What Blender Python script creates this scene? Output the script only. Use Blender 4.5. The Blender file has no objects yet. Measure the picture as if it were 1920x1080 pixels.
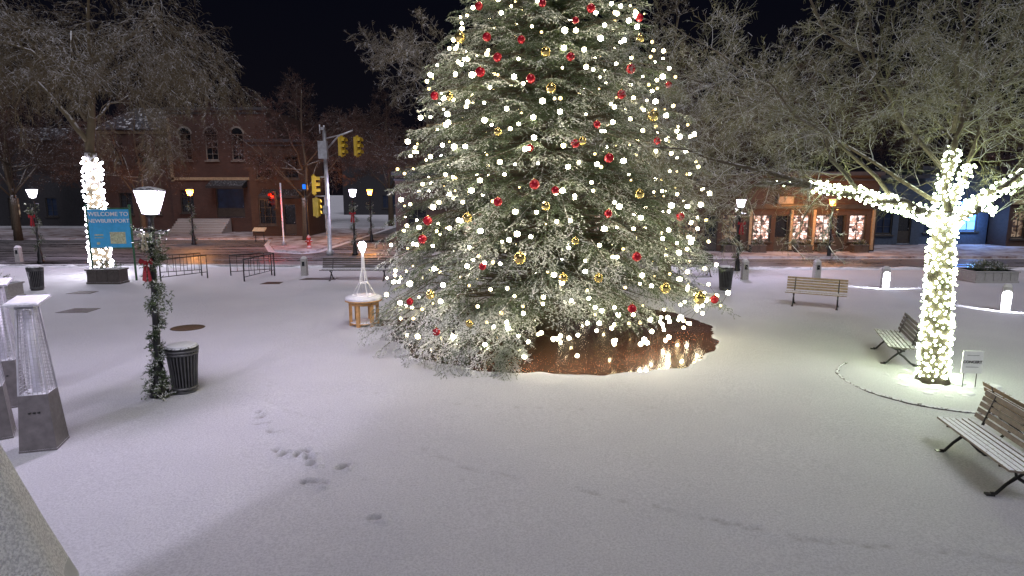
import bpy, math, random
import numpy as np
from mathutils import Vector, Matrix
R=random.Random(7); NR=np.random.default_rng(5)
scene=bpy.context.scene
COL=scene.collection
try:
    scene.view_settings.view_transform='Standard'; scene.view_settings.look='None'; scene.view_settings.exposure=0
except Exception: pass

# ------------------------------------------------------------ materials
def nn(nt,t,**k):
    n=nt.nodes.new(t)
    for a,b in k.items(): setattr(n,a,b)
    return n
def mixc(nt,fac,a,b):
    n=nn(nt,'ShaderNodeMix',data_type='RGBA')
    for s,v in ((n.inputs[0],fac),(n.inputs[6],a),(n.inputs[7],b)):
        if isinstance(v,(int,float)): s.default_value=v
        elif isinstance(v,tuple): s.default_value=(*v[:3],1)
        else: nt.links.new(v,s)
    return n.outputs[2]
def maprange(nt,v,a,b,c=0.,d=1.):
    n=nn(nt,'ShaderNodeMapRange'); nt.links.new(v,n.inputs[0])
    for i,x in enumerate((a,b,c,d)): n.inputs[i+1].default_value=x
    return n.outputs[0]
def noise(nt,co,scale,detail=4,rough=.6):
    n=nn(nt,'ShaderNodeTexNoise'); n.inputs['Scale'].default_value=scale
    n.inputs['Detail'].default_value=detail; n.inputs['Roughness'].default_value=rough
    nt.links.new(co,n.inputs['Vector']); return n.outputs[0]
def math_(nt,op,a,b):
    n=nn(nt,'ShaderNodeMath',operation=op)
    for s,v in ((n.inputs[0],a),(n.inputs[1],b)):
        if isinstance(v,(int,float)): s.default_value=v
        else: nt.links.new(v,s)
    return n.outputs[0]
SNOW=(0.80,0.81,0.86)
def base(name):
    m=bpy.data.materials.new(name); m.use_nodes=True; nt=m.node_tree
    b=nt.nodes['Principled BSDF']; tc=nn(nt,'ShaderNodeTexCoord')
    return m,nt,b,tc.outputs['Object']
def bump(nt,b,h,dist=.02,strength=.6):
    n=nn(nt,'ShaderNodeBump'); n.inputs['Strength'].default_value=strength; n.inputs['Distance'].default_value=dist
    nt.links.new(h,n.inputs['Height']); nt.links.new(n.outputs[0],b.inputs['Normal'])
def snowmix(nt,co,col,amount,lo=.35,hi=.75,scale=14):
    g=nn(nt,'ShaderNodeNewGeometry'); sx=nn(nt,'ShaderNodeSeparateXYZ'); nt.links.new(g.outputs['Normal'],sx.inputs[0])
    up=maprange(nt,sx.outputs[2],lo,hi)
    n=noise(nt,g.outputs['Position'],scale,3)
    f=maprange(nt,n,.62-amount*.5,.72-amount*.5)
    return mixc(nt,math_(nt,'MULTIPLY',up,f),col,SNOW)
def pbr(name,col,rough=.6,metal=0.,var=.25,scale=6,bmp=.0,snow=0.,lo=.35,hi=.75,sscale=14):
    m,nt,b,co=base(name)
    c=mixc(nt,maprange(nt,noise(nt,co,scale),.3,.7),tuple(x*(1-var) for x in col),tuple(min(1,x*(1+var)) for x in col))
    if snow>0: c=snowmix(nt,co,c,snow,lo,hi,sscale)
    nt.links.new(c,b.inputs['Base Color'])
    nt.links.new(maprange(nt,noise(nt,co,scale*3),.2,.8,max(.02,rough-.12),min(1,rough+.12)),b.inputs['Roughness'])
    b.inputs['Metallic'].default_value=metal
    if bmp: bump(nt,b,noise(nt,co,scale*5),bmp)
    return m
def emit(name,col,strength,var=0.,alpha=1.):
    m,nt,b,co=base(name)
    b.inputs['Base Color'].default_value=(*[x*.5 for x in col],1)
    if var:
        nt.links.new(mixc(nt,maprange(nt,noise(nt,co,3.),.35,.65),tuple(x*(1-var) for x in col),col),b.inputs['Emission Color'])
    else: b.inputs['Emission Color'].default_value=(*col,1)
    b.inputs['Emission Strength'].default_value=strength; b.inputs['Alpha'].default_value=alpha
    return m
def brickmat(name,c1,c2,mortar,sc=1.,rough=.8,flat=False,wet=False,snow=0.):
    m,nt,b,co=base(name)
    s=nn(nt,'ShaderNodeSeparateXYZ'); nt.links.new(co,s.inputs[0])
    cb=nn(nt,'ShaderNodeCombineXYZ')
    if flat:
        nt.links.new(s.outputs[0],cb.inputs[0]); nt.links.new(s.outputs[1],cb.inputs[1])
    else:
        nt.links.new(math_(nt,'ADD',s.outputs[0],s.outputs[1]),cb.inputs[0]); nt.links.new(s.outputs[2],cb.inputs[1])
    br=nn(nt,'ShaderNodeTexBrick'); nt.links.new(cb.outputs[0],br.inputs['Vector'])
    br.inputs['Scale'].default_value=sc
    br.inputs['Brick Width'].default_value=.24; br.inputs['Row Height'].default_value=.085 if not flat else .12
    br.inputs['Mortar Size'].default_value=.008
    br.inputs['Color1'].default_value=(*c1,1); br.inputs['Color2'].default_value=(*c2,1); br.inputs['Mortar'].default_value=(*mortar,1)
    c=mixc(nt,maprange(nt,noise(nt,co,.7),.3,.7,0,.6),br.outputs[0],tuple(x*.45 for x in c1))
    if snow: c=snowmix(nt,co,c,snow)
    if wet:
        n=noise(nt,co,2.2,6,.7)
        c=mixc(nt,maprange(nt,n,.58,.68,0,.6),c,(.46,.34,.28))
        nt.links.new(maprange(nt,noise(nt,co,3.,5),.3,.7,.04,.14),b.inputs['Roughness'])
        b.inputs['Specular IOR Level'].default_value=1.
        b.inputs['Coat Weight'].default_value=1.; b.inputs['Coat Roughness'].default_value=.05; b.inputs['Coat IOR'].default_value=1.9
        h=math_(nt,'ADD',math_(nt,'MULTIPLY',noise(nt,co,12.,4,.6),.6),math_(nt,'MULTIPLY',br.outputs[1],-.25))
        bump(nt,b,h,.014,.8)
    else:
        b.inputs['Roughness'].default_value=rough
        bump(nt,b,math_(nt,'MULTIPLY',br.outputs[1],-1.),.012)
    nt.links.new(c,b.inputs['Base Color'])
    return m

def snow_material():
    m,nt,b,co=base('snow_cover')
    big=noise(nt,co,.35,4); fine=noise(nt,co,36,4,.85); mid=noise(nt,co,7,4)
    c=mixc(nt,maprange(nt,big,.3,.7),(.75,.75,.81),(.86,.86,.91))
    c=mixc(nt,maprange(nt,fine,.42,.60,0,.6),c,(.47,.47,.52))
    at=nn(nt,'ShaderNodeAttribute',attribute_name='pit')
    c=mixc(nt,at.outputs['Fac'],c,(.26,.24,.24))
    nt.links.new(c,b.inputs['Base Color']); b.inputs['Roughness'].default_value=.7
    h=math_(nt,'ADD',math_(nt,'MULTIPLY',fine,1.),math_(nt,'MULTIPLY',mid,.7))
    bump(nt,b,h,.06,.9)
    return m
M={}
M['snow']=snow_material()
M['snow_pile']=pbr('snow_pile',(.74,.74,.79),.8,var=.08,scale=10,bmp=.02)
def road_mat():
    m,nt,b,co=base('slushy_asphalt')
    mp=nn(nt,'ShaderNodeMapping'); nt.links.new(co,mp.inputs[0]); mp.inputs['Scale'].default_value=(.12,1.6,1)
    st=noise(nt,mp.outputs[0],1.2,5,.65); gr=noise(nt,co,2.2,5,.7)
    f=maprange(nt,math_(nt,'ADD',math_(nt,'MULTIPLY',st,.7),math_(nt,'MULTIPLY',gr,.3)),.42,.60)
    c=mixc(nt,f,(.035,.033,.035),(.27,.26,.28))
    nt.links.new(c,b.inputs['Base Color'])
    nt.links.new(maprange(nt,f,0,1,.18,.8),b.inputs['Roughness'])
    bump(nt,b,gr,.02); return m
M['road']=road_mat()
def side_mat():
    m,nt,b,co=base('snow_dusted_paving')
    gr=noise(nt,co,.9,6,.7)
    c=mixc(nt,maprange(nt,gr,.38,.56),(.19,.12,.10),(.50,.47,.51))
    nt.links.new(c,b.inputs['Base Color']); b.inputs['Roughness'].default_value=.7
    bump(nt,b,noise(nt,co,20),.02); return m
M['paving']=side_mat()
M['kerb']=pbr('granite_kerb',(.33,.33,.34),.7,snow=.6)
M['wetbrick']=brickmat('wet_brick_paving',(.27,.12,.075),(.16,.075,.05),(.05,.035,.03),1.,flat=True,wet=True)
M['brick']=brickmat('red_brick',(.105,.048,.036),(.075,.036,.028),(.075,.065,.058),snow=.3)
M['brick2']=brickmat('brown_brick',(.085,.048,.034),(.06,.034,.025),(.065,.055,.05),snow=.3)
M['bluewall']=pbr('blue_grey_clapboard',(.055,.075,.11),.7,snow=.5)
M['darkwall']=pbr('dark_wall',(.03,.03,.035),.8,snow=.2)
M['roof']=pbr('slate_roof',(.045,.045,.055),.7,snow=.15,lo=.2,hi=.6,sscale=3)
M['awning']=pbr('dark_awning_cloth',(.03,.03,.035),.8,snow=.05)
M['trim']=pbr('cream_trim',(.36,.27,.17),.6)
M['frame']=pbr('dark_window_frame',(.05,.045,.04),.5)
M['whiteframe']=pbr('white_window_frame',(.22,.20,.18),.5)
M['glassdark']=pbr('dark_window_glass',(.012,.014,.018),.08)
M['iron']=pbr('black_painted_iron',(.018,.018,.02),.4,.3,snow=.45)
M['ironclean']=pbr('black_iron',(.02,.02,.022),.42,.3)
M['wood']=pbr('weathered_bench_wood',(.23,.19,.16),.7,scale=9,snow=.62,sscale=30)
M['woodwarm']=pbr('warm_bench_wood',(.30,.22,.13),.7,scale=9,snow=.5,sscale=22)
M['wooddark']=pbr('dark_bench_wood',(.07,.06,.055),.7,scale=9,snow=.45,sscale=22)
M['barrel']=pbr('golden_timber',(.50,.28,.10),.6,scale=9,snow=1.2)
M['granite']=pbr('granite_post',(.36,.35,.34),.75,scale=25,snow=.9)
M['bark']=pbr('tree_bark',(.10,.08,.055),.85,scale=12,bmp=.03,snow=.3,lo=.4,hi=.8)
M['barktwig']=pbr('snowy_twig_bark',(.16,.15,.08),.85,scale=3,snow=.68,lo=.2,hi=.65,sscale=5)
M['barkfar']=pbr('frosted_twig_bark',(.12,.10,.065),.85,scale=3,snow=.55,lo=.3,hi=.7,sscale=5)
M['barkleft']=pbr('weeping_twig_bark',(.10,.078,.042),.85,scale=3,snow=.36,lo=.35,hi=.8,sscale=5)
M['barkbrown']=pbr('brown_twig_bark',(.065,.036,.025),.85,scale=3,snow=.1,lo=.2,hi=.6,sscale=5)
M['yellow']=pbr('signal_yellow',(.52,.36,.03),.5,var=.12)
M['silver']=pbr('galvanised_steel',(.38,.39,.41),.4,.4,snow=.5)
M['steel']=pbr('brushed_steel',(.40,.40,.43),.45,.3,snow=.3)
M['heaterbox']=pbr('heater_cabinet',(.13,.12,.12),.45,.3,snow=.5)
M['hydrant']=pbr('hydrant_red',(.45,.03,.02),.45,snow=.6)
M['signblue']=pbr('sign_blue',(.06,.40,.74),.5,var=.1)
M['signgreen']=pbr('sign_green_post',(.03,.12,.06),.5)
M['white']=pbr('white_paint',(.82,.82,.82),.5,var=.05)
M['mapyellow']=pbr('map_yellow',(.50,.52,.34),.6,var=.4,scale=15)
M['ink']=pbr('black_ink',(.06,.06,.06),.7)
M['printgrey']=pbr('grey_print',(.35,.35,.35),.7)
M['red']=pbr('red_ribbon',(.28,.012,.018),.6)
M['cream']=pbr('cream_ribbon',(.50,.44,.30),.5)
M['redball']=pbr('glossy_red_ornament',(.42,.012,.025),.15,.3,var=.1)
M['goldball']=pbr('glossy_gold_ornament',(.62,.48,.18),.2,.85,var=.4,scale=30)
M['canvas']=pbr('umbrella_canvas',(.5,.51,.55),.85,var=.1)
def canvas_snow():
    m,nt,b,co=base('snow_crusted_canvas')
    n=noise(nt,co,60,4,.75)
    c=mixc(nt,maprange(nt,n,.42,.58),(.55,.55,.58),(.9,.9,.92))
    nt.links.new(c,b.inputs['Base Color']); b.inputs['Roughness'].default_value=.85; bump(nt,b,n,.02,.7); return m
M['canvassnow']=canvas_snow()
M['wire']=pbr('green_wire',(.02,.035,.02),.6)
M['bulbA']=emit('warm_white_bulb',(1.,.91,.64),52)
M['bulbB']=emit('soft_warm_bulb',(1.,.86,.48),26)
M['bulbC']=emit('dim_warm_bulb',(1.,.76,.32),5)
M['bulbgreen']=emit('cool_white_bulb',(.86,1.,.68),30)
M['bulbgreen2']=emit('soft_cool_bulb',(.82,1.,.60),8)
M['bulbviolet']=emit('violet_white_bulb',(.93,.90,1.),30)
M['lampwhite']=emit('lamp_glass_lit',(.93,.86,1.),16,alpha=.5)
M['globewhite']=emit('globe_lit',(.95,.9,1.),70)
M['lamporange']=emit('lamp_glass_amber',(1.,.33,.05),8,alpha=.5)
M['redlight']=emit('red_signal_lit',(1.,.012,.002),14)
M['cyanlight']=emit('blue_signal_lit',(.0,.12,.7),1.6)
M['lensoff']=pbr('signal_lens_off',(.05,.03,.02),.2)
M['bollardlight']=emit('bollard_light_lit',(.85,.88,1.),30)
M['bluescreen']=emit('blue_lit_window',(.10,.32,1.),5.0)
M['dimblue']=emit('dim_blue_window',(.01,.02,.05),.35,.8)
def shopglow(name,ca,cb,st):
    m,nt,b,co=base(name)
    v=nn(nt,'ShaderNodeTexVoronoi'); v.inputs['Scale'].default_value=6.; nt.links.new(co,v.inputs['Vector'])
    n=noise(nt,co,4.5,5,.8)
    c=mixc(nt,maprange(nt,n,.40,.58),(.05,.018,.012),ca)
    sp=nn(nt,'ShaderNodeSeparateXYZ'); nt.links.new(v.outputs['Color'],sp.inputs[0])
    c=mixc(nt,maprange(nt,sp.outputs[0],.55,.7),c,cb)
    c=mixc(nt,maprange(nt,sp.outputs[1],.72,.78),c,(.05,.03,.03))
    nt.links.new(c,b.inputs['Emission Color']); b.inputs['Emission Strength'].default_value=st
    b.inputs['Base Color'].default_value=(.02,.02,.02,1); b.inputs['Roughness'].default_value=.1
    return m
M['shop']=shopglow('lit_shop_window',(.62,.34,.26),(1.,.80,.74),2.0)
M['shop2']=shopglow('dim_shop_window',(.20,.12,.07),(.45,.32,.22),.6)
def needle_mat():
    m,nt,b,co=base('snowy_spruce_needles')
    a=nn(nt,'ShaderNodeAttribute',attribute_name='snow')
    n=noise(nt,co,1.3,3)
    c=mixc(nt,maprange(nt,n,.35,.65),(.042,.070,.034),(.10,.135,.058))
    c=mixc(nt,a.outputs['Fac'],c,(.84,.85,.86))
    nt.links.new(c,b.inputs['Base Color']); b.inputs['Roughness'].default_value=.65
    return m
M['needles']=needle_mat()

# ------------------------------------------------------------ builder
class MB:
    def __init__(s): s.v=[];s.f=[];s.m=[];s.s=[]
    def add(s,vs,fs,mat=0,smooth=False):
        o=len(s.v); s.v.extend([tuple(x) for x in vs])
        for f in fs: s.f.append([i+o for i in f]); s.m.append(mat); s.s.append(smooth)
    def box(s,c,d,mat=0,rot=None,taper=1.):
        vs=[]
        for z in (-.5,.5):
            k=taper if z>0 else 1.
            for x,y in ((-.5,-.5),(.5,-.5),(.5,.5),(-.5,.5)): vs.append(Vector((x*d[0]*k,y*d[1]*k,z*d[2])))
        if rot is not None: vs=[rot@v for v in vs]
        vs=[v+Vector(c) for v in vs]
        s.add(vs,[(3,2,1,0),(4,5,6,7),(0,1,5,4),(1,2,6,5),(2,3,7,6),(3,0,4,7)],mat)
    def tube(s,pts,rads,n=6,mat=0,cap=True):
        pts=[Vector(p) for p in pts]; vs=[];fs=[]
        if isinstance(rads,(int,float)): rads=[rads]*len(pts)
        u=None
        for i,p in enumerate(pts):
            d=(pts[min(i+1,len(pts)-1)]-pts[max(i-1,0)])
            if d.length<1e-9: d=Vector((0,0,1))
            d.normalize()
            if u is None:
                u=d.orthogonal().normalized()
            else:
                u=u-d*u.dot(d)
                u=u.normalized() if u.length>1e-6 else d.orthogonal().normalized()
            w=d.cross(u)
            for k in range(n):
                a=2*math.pi*k/n; vs.append(p+(u*math.cos(a)+w*math.sin(a))*rads[i])
        for i in range(len(pts)-1):
            for k in range(n):
                a=i*n+k;b=i*n+(k+1)%n; fs.append((a,b,b+n,a+n))
        if cap: fs.append(tuple(range(n-1,-1,-1))); e=(len(pts)-1)*n; fs.append(tuple(range(e,e+n)))
        s.add(vs,fs,mat,n>4)
    def lathe(s,prof,n=16,c=(0,0,0),mat=0,smooth=True,rot0=0.):
        vs=[];fs=[]
        for r,z in prof:
            for k in range(n):
                a=rot0+2*math.pi*k/n; vs.append((c[0]+r*math.cos(a),c[1]+r*math.sin(a),c[2]+z))
        for i in range(len(prof)-1):
            for k in range(n):
                a=i*n+k;b=i*n+(k+1)%n; fs.append((a,b,b+n,a+n))
        fs.append(tuple(range(n-1,-1,-1))); e=(len(prof)-1)*n; fs.append(tuple(range(e,e+n)))
        s.add(vs,fs,mat,smooth)
    def sphere(s,c,r,n=12,mat=0,sz=1.):
        s.lathe([(max(.001,r*math.sin(math.pi*i/(n//2+1))),-r*sz*math.cos(math.pi*i/(n//2+1))) for i in range(0,n//2+2)],n,c,mat)
    def obj(s,name,mats,parent=None,loc=(0,0,0),rz=0.):
        me=bpy.data.meshes.new(name); me.from_pydata(s.v,[],s.f)
        for m in (mats if isinstance(mats,(list,tuple)) else [mats]): me.materials.append(M[m] if isinstance(m,str) else m)
        me.polygons.foreach_set('material_index',s.m); me.polygons.foreach_set('use_smooth',s.s); me.update()
        o=bpy.data.objects.new(name,me); COL.objects.link(o); o.location=loc; o.rotation_euler[2]=rz
        if parent: o.parent=parent
        return o
def tag(o,label,cat,group=None):
    o['label']=label; o['category']=cat
    if group: o['group']=group
    return o
def thing(name,label,cat,loc=(0,0,0),rz=0.,group=None):
    e=bpy.data.objects.new(name,None); e.empty_display_size=.2; COL.objects.link(e)
    e.location=loc; e.rotation_euler[2]=rz
    return tag(e,label,cat,group)
def copy_thing(src,loc,rz=0.,label=None,scale=None):
    def rec(o,p):
        c=o.copy(); COL.objects.link(c)
        if p: c.parent=p
        for ch in list(o.children): rec(ch,c)
        return c
    n=rec(src,None); n.location=loc; n.rotation_euler=(0,0,rz)
    if scale: n.scale=(scale,scale,scale)
    if label: n['label']=label
    return n
def struct(o): o['kind']='structure'; return o
def sheet(name,pts,z,mat):
    b=MB(); b.add([(x,y,z) for x,y in pts],[tuple(range(len(pts)))]); return struct(b.obj(name,mat))
def npmesh(name,V,mat,parent=None,snow=None,loc=(0,0,0)):
    V=np.ascontiguousarray(V,dtype=np.float32).reshape(-1,3); n=len(V); nt=n//3
    me=bpy.data.meshes.new(name); me.vertices.add(n); me.vertices.foreach_set('co',V.ravel())
    me.loops.add(n); me.loops.foreach_set('vertex_index',np.arange(n,dtype=np.int32))
    me.polygons.add(nt); me.polygons.foreach_set('loop_start',np.arange(0,n,3,dtype=np.int32))
    try: me.polygons.foreach_set('loop_total',np.full(nt,3,dtype=np.int32))
    except Exception: pass
    me.materials.append(M[mat])
    if snow is not None:
        a=me.attributes.new('snow','FLOAT','POINT'); a.data.foreach_set('value',np.ascontiguousarray(snow,dtype=np.float32))
    me.update(calc_edges=True); me.validate()
    o=bpy.data.objects.new(name,me); COL.objects.link(o); o.location=loc
    if parent: o.parent=parent
    return o
def text(s,size,mat,parent,loc,rot=(math.pi/2,0,0),name='lettering',align='CENTER'):
    cu=bpy.data.curves.new(name,'FONT'); cu.body=s; cu.size=size; cu.align_x=align; cu.extrude=.004; cu.offset=size*.012
    t=bpy.data.objects.new('t',cu); COL.objects.link(t)
    dg=bpy.context.evaluated_depsgraph_get(); dg.update()
    me=bpy.data.meshes.new_from_object(t.evaluated_get(dg)); bpy.data.objects.remove(t)
    me.materials.clear(); me.materials.append(M[mat])
    o=bpy.data.objects.new(name,me); COL.objects.link(o); o.parent=parent; o.location=loc; o.rotation_euler=rot
    return o
def point(name,loc,e,col,r,parent=None):
    l=bpy.data.lights.new(name,'POINT'); l.energy=e; l.color=col; l.shadow_soft_size=r
    o=bpy.data.objects.new(name,l); COL.objects.link(o); o.location=loc
    if parent: o.parent=parent
    return o

# ------------------------------------------------------------ ground
def axis(lo,hi,d,far,nf):
    a=list(np.arange(lo,hi+1e-6,d)); left=[lo-(lo+far)*((i/nf)**2) for i in range(nf,0,-1)]
    right=[hi+(far-hi)*((i/nf)**2) for i in range(1,nf+1)]
    return np.array(left+a+right)
gx=axis(-7.5,8.,.045,400,16); gy=axis(5.,13.,.045,400,16)
GX,GY=np.meshgrid(gx,gy); GZ=np.zeros_like(GX); PIT=np.zeros_like(GX)
def blob(x,y,r1,r2,a,h,pit=0.):
    global GZ,PIT
    dx=GX-x;dy=GY-y;u=(dx*math.cos(a)+dy*math.sin(a))/r1;v=(-dx*math.sin(a)+dy*math.cos(a))/r2
    d=u*u+v*v; GZ+=h*np.exp(-d*1.2); GZ+=-h*.4*np.exp(-(np.sqrt(d)-1.6)**2*4)
    if pit: PIT=np.maximum(PIT,pit*np.exp(-d*1.5))
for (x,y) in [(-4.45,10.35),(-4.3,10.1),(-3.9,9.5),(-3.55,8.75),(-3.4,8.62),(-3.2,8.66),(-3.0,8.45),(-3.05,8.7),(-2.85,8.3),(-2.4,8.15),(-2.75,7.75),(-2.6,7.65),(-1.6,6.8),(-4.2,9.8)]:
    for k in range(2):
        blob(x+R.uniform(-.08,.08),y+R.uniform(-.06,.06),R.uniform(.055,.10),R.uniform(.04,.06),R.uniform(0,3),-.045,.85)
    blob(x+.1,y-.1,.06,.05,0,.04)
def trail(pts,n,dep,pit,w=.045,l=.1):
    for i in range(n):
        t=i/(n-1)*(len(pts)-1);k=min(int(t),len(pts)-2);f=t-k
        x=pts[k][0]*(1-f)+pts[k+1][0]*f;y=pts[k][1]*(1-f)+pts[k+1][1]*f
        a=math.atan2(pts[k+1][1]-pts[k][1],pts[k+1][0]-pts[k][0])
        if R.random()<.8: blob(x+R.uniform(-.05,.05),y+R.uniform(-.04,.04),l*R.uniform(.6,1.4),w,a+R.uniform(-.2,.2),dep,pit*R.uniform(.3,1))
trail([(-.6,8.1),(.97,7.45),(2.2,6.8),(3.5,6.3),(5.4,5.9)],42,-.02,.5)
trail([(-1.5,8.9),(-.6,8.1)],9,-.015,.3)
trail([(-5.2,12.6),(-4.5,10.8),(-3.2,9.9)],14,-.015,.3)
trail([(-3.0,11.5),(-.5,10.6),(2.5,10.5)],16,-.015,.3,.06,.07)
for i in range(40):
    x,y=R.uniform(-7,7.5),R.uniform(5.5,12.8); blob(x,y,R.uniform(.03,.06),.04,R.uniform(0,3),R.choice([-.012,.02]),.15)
fade=np.clip((13.-GY)/1.5,0,1)*np.clip((GX+7.5),0,1)*np.clip((8-GX),0,1)*np.clip((GY-5)/.5,0,1)
GZ=(GZ+ .014*np.sin(GX*1.3+GY*.7)*np.sin(GY*1.1-GX*.4)+.005*np.sin(GX*4.1+1.3*np.sin(GY*3)))*fade
V=np.stack([GX,GY,GZ],-1).reshape(-1,3); nx=len(gx); ny=len(gy)
idx=np.arange(nx*ny).reshape(ny,nx); F=np.stack([idx[:-1,:-1],idx[:-1,1:],idx[1:,1:],idx[1:,:-1]],-1).reshape(-1,4)
me=bpy.data.meshes.new('ground'); me.vertices.add(len(V)); me.vertices.foreach_set('co',V.ravel().astype(np.float32))
me.loops.add(F.size); me.loops.foreach_set('vertex_index',F.ravel().astype(np.int32)); me.polygons.add(len(F))
me.polygons.foreach_set('loop_start',np.arange(0,F.size,4,dtype=np.int32))
me.polygons.foreach_set('use_smooth',np.ones(len(F),dtype=bool))
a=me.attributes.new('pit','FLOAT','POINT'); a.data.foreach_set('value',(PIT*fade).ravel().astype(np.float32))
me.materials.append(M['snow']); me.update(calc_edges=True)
g=bpy.data.objects.new('ground',me); COL.objects.link(g); struct(g)

sheet('road',[(-120,31.2),(-14,31.2),(0,30.4),(30,30.0),(120,28),(120,33.8),(60,34.2),(8,34.4),(-6.8,34.8),(-7.0,120),(-12.3,120),(-12.0,38),(-12.8,37.),(-15.3,38.2),(-17.5,43),(-19,47.5),(-120,47.5)],.004,'road')
def slab(name,pts,h,mat):
    b=MB(); n=len(pts)
    b.add([(x,y,0) for x,y in pts]+[(x,y,h) for x,y in pts],[tuple(range(n,2*n))]+[(i,(i+1)%n,(i+1)%n+n,i+n) for i in range(n)]); return struct(b.obj(name,mat))
slab('pavement',[(-6.6,35.1),(8,34.7),(60,34.5),(120,34.1),(120,44),(-6.6,44)],.12,'paving')
slab('pavement',[(-12.4,38.3),(-12.9,37.4),(-15.,38.5),(-17.2,43.2),(-18.7,47.8),(-18.7,60),(-12.5,60)],.12,'paving')
slab('pavement',[(-120,48),(-19,48),(-18.71,48.4),(-18.71,60),(-120,60)],.12,'paving')
b=MB()
for (x0,y0,x1,y1) in [(-60,31.1,-14,31.1),(-14,31.1,0,30.3),(0,30.3,30,29.9),(30,29.9,70,29.1)]:
    L=math.hypot(x1-x0,y1-y0); b.box(((x0+x1)/2,(y0+y1)/2-.1,.05),(L,.15,.1),0,Matrix.Rotation(math.atan2(y1-y0,x1-x0),3,'Z'))
struct(b.obj('kerb','kerb'))
b=MB(); pts=[];rr=[]
for i in range(300):
    x=-45+i*.36; y=31.3-.75*max(0,min(1,(x+14)/14))-.55+R.uniform(-.08,.08)-(max(0,x)*.012)
    pts.append((x,y,.0)); rr.append(R.uniform(.03,.16) if not(-15<x<-11) else .02)
b.tube(pts,rr,7); struct(b.obj('snow_bank','snow_pile'))

TX,TY=1.0,17.0
b=MB(); n=240
rs=[4.4+.28*max(0,math.cos(2*math.pi*k/n+.5))+.10*math.sin(2*math.pi*k/n*5)+.07*math.sin(2*math.pi*k/n*13+1)+.04*math.sin(2*math.pi*k/n*31)+R.uniform(-.03,.03) for k in range(n)]
b.add([(TX+rs[k]*math.cos(2*math.pi*k/n),TY+rs[k]*math.sin(2*math.pi*k/n),.006) for k in range(n)],[tuple(range(n))]); struct(b.obj('wet_brick_path','wetbrick'))
b=MB(); b.tube([(TX+(rs[k%n]+.06)*math.cos(2*math.pi*k/n),TY+(rs[k%n]+.06)*math.sin(2*math.pi*k/n),-.045) for k in range(n+1)],[R.uniform(.045,.07) for k in range(n+1)],7)
struct(b.obj('snow_bank','snow_pile'))
QX,QY=8.65,12.1
b=MB()
pts=[(QX+1.78*math.cos(a)+R.uniform(-.015,.015),QY-.12+1.78*math.sin(a)+R.uniform(-.015,.015),.0) for a in np.linspace(math.radians(125),math.radians(330),70)]
b.tube(pts,[.02+.025*R.random() for _ in pts],6); struct(b.obj('kerb','wooddark'))
b=MB()
for i in range(40):
    a=R.uniform(0,6.28);d=R.uniform(.3,1.); b.sphere((QX+d*math.cos(a)+.1,QY+d*math.sin(a)-.1,-.01),R.uniform(.05,.16),8,0,.3)
struct(b.obj('snow_bank','snow_pile'))

def cover(x,y,rx,ry,label,rect=False,mat='wetbrick'):
    b=MB(); n=28
    if rect:
        p=[(-rx,-ry),(rx,-ry*.9),(rx*.9,ry),(-rx*.8,ry)]; b.add([(a,c,.01) for a,c in p]+[(a,c,0) for a,c in p],[(0,1,2,3),(0,4,5,1),(1,5,6,2),(2,6,7,3),(3,7,4,0)],0)
    else:
        b.lathe([(rx,0),(rx*.98,.008),(rx*.9,.010),(rx*.86,.007)],n,(0,0,0),0)
        b.v=[(p[0],p[1]*ry/rx,p[2]) for p in b.v]
    o=b.obj('ground_cover_plate',mat,None,(x,y,0)); tag(o,label,'manhole cover'); return o
M['plate']=pbr('wet_iron_plate',(.055,.038,.022),.6,.0,scale=5)
cover(-9.25,17.0,.46,.42,'round dark iron manhole cover melted clear of snow',mat='plate')
cover(-14.1,19.5,.5,.38,'wet square grate melted clear of snow',True,'plate')
cover(-16.4,23.0,.45,.3,'wet metal plate in the snowy plaza',True,'plate')
cover(-10.1,25.4,.4,.3,'dark metal plate reflecting red light',True,'plate')
cover(-8.5,26.6,.8,.3,'long wet grate beside the bench',True,'plate')
cover(-3.9,17.6,.5,.42,'round wet plate beneath the wooden table',mat='plate')

# ------------------------------------------------------------ needles
def unit(a): return a/np.maximum(1e-9,np.linalg.norm(a,axis=-1,keepdims=True))
def needles(stems,spacing,ln,w,rng,snowp=.5,big=2.2):
    P=[];D=[];Q=[]
    for s,e in stems:
        L=np.linalg.norm(e-s); k=max(2,int(L/spacing)); t=(np.arange(k)+rng.random(k))/k
        P.append(s+(e-s)*t[:,None]); D.append(np.repeat(((e-s)/max(L,1e-6))[None],k,0)); Q.append(np.full(k,rng.random()))
    P=np.concatenate(P);D=np.concatenate(D);Q=np.concatenate(Q);n=len(P)
    rad=unit(rng.normal(size=(n,3)))
    up=(rad[:,2]>-.35)&(rng.random(n)<snowp)&(Q<.35+snowp*.8)
    rad[up,2]=np.abs(rad[up,2])*.6
    dirn=unit(D*.8+rad*.75)
    side=unit(np.cross(dirn,rng.normal(size=(n,3))))
    hs=unit(np.cross(dirn,np.array([0,0,1.])+rng.normal(size=(n,3))*.25)); side[up]=hs[up]
    side=side*(np.where(up,w*big,w)*.5)[:,None]
    P=P+np.where(up,.012,0)[:,None]*np.array([0,0,1.])
    tip=P+dirn*(ln*rng.uniform(.7,1.2,n)*np.where(up,.85,1))[:,None]
    V=np.stack([P-side,P+side,tip],1)
    return V,np.repeat(up.astype(np.float32)*rng.uniform(.6,1,n),3)
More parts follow.
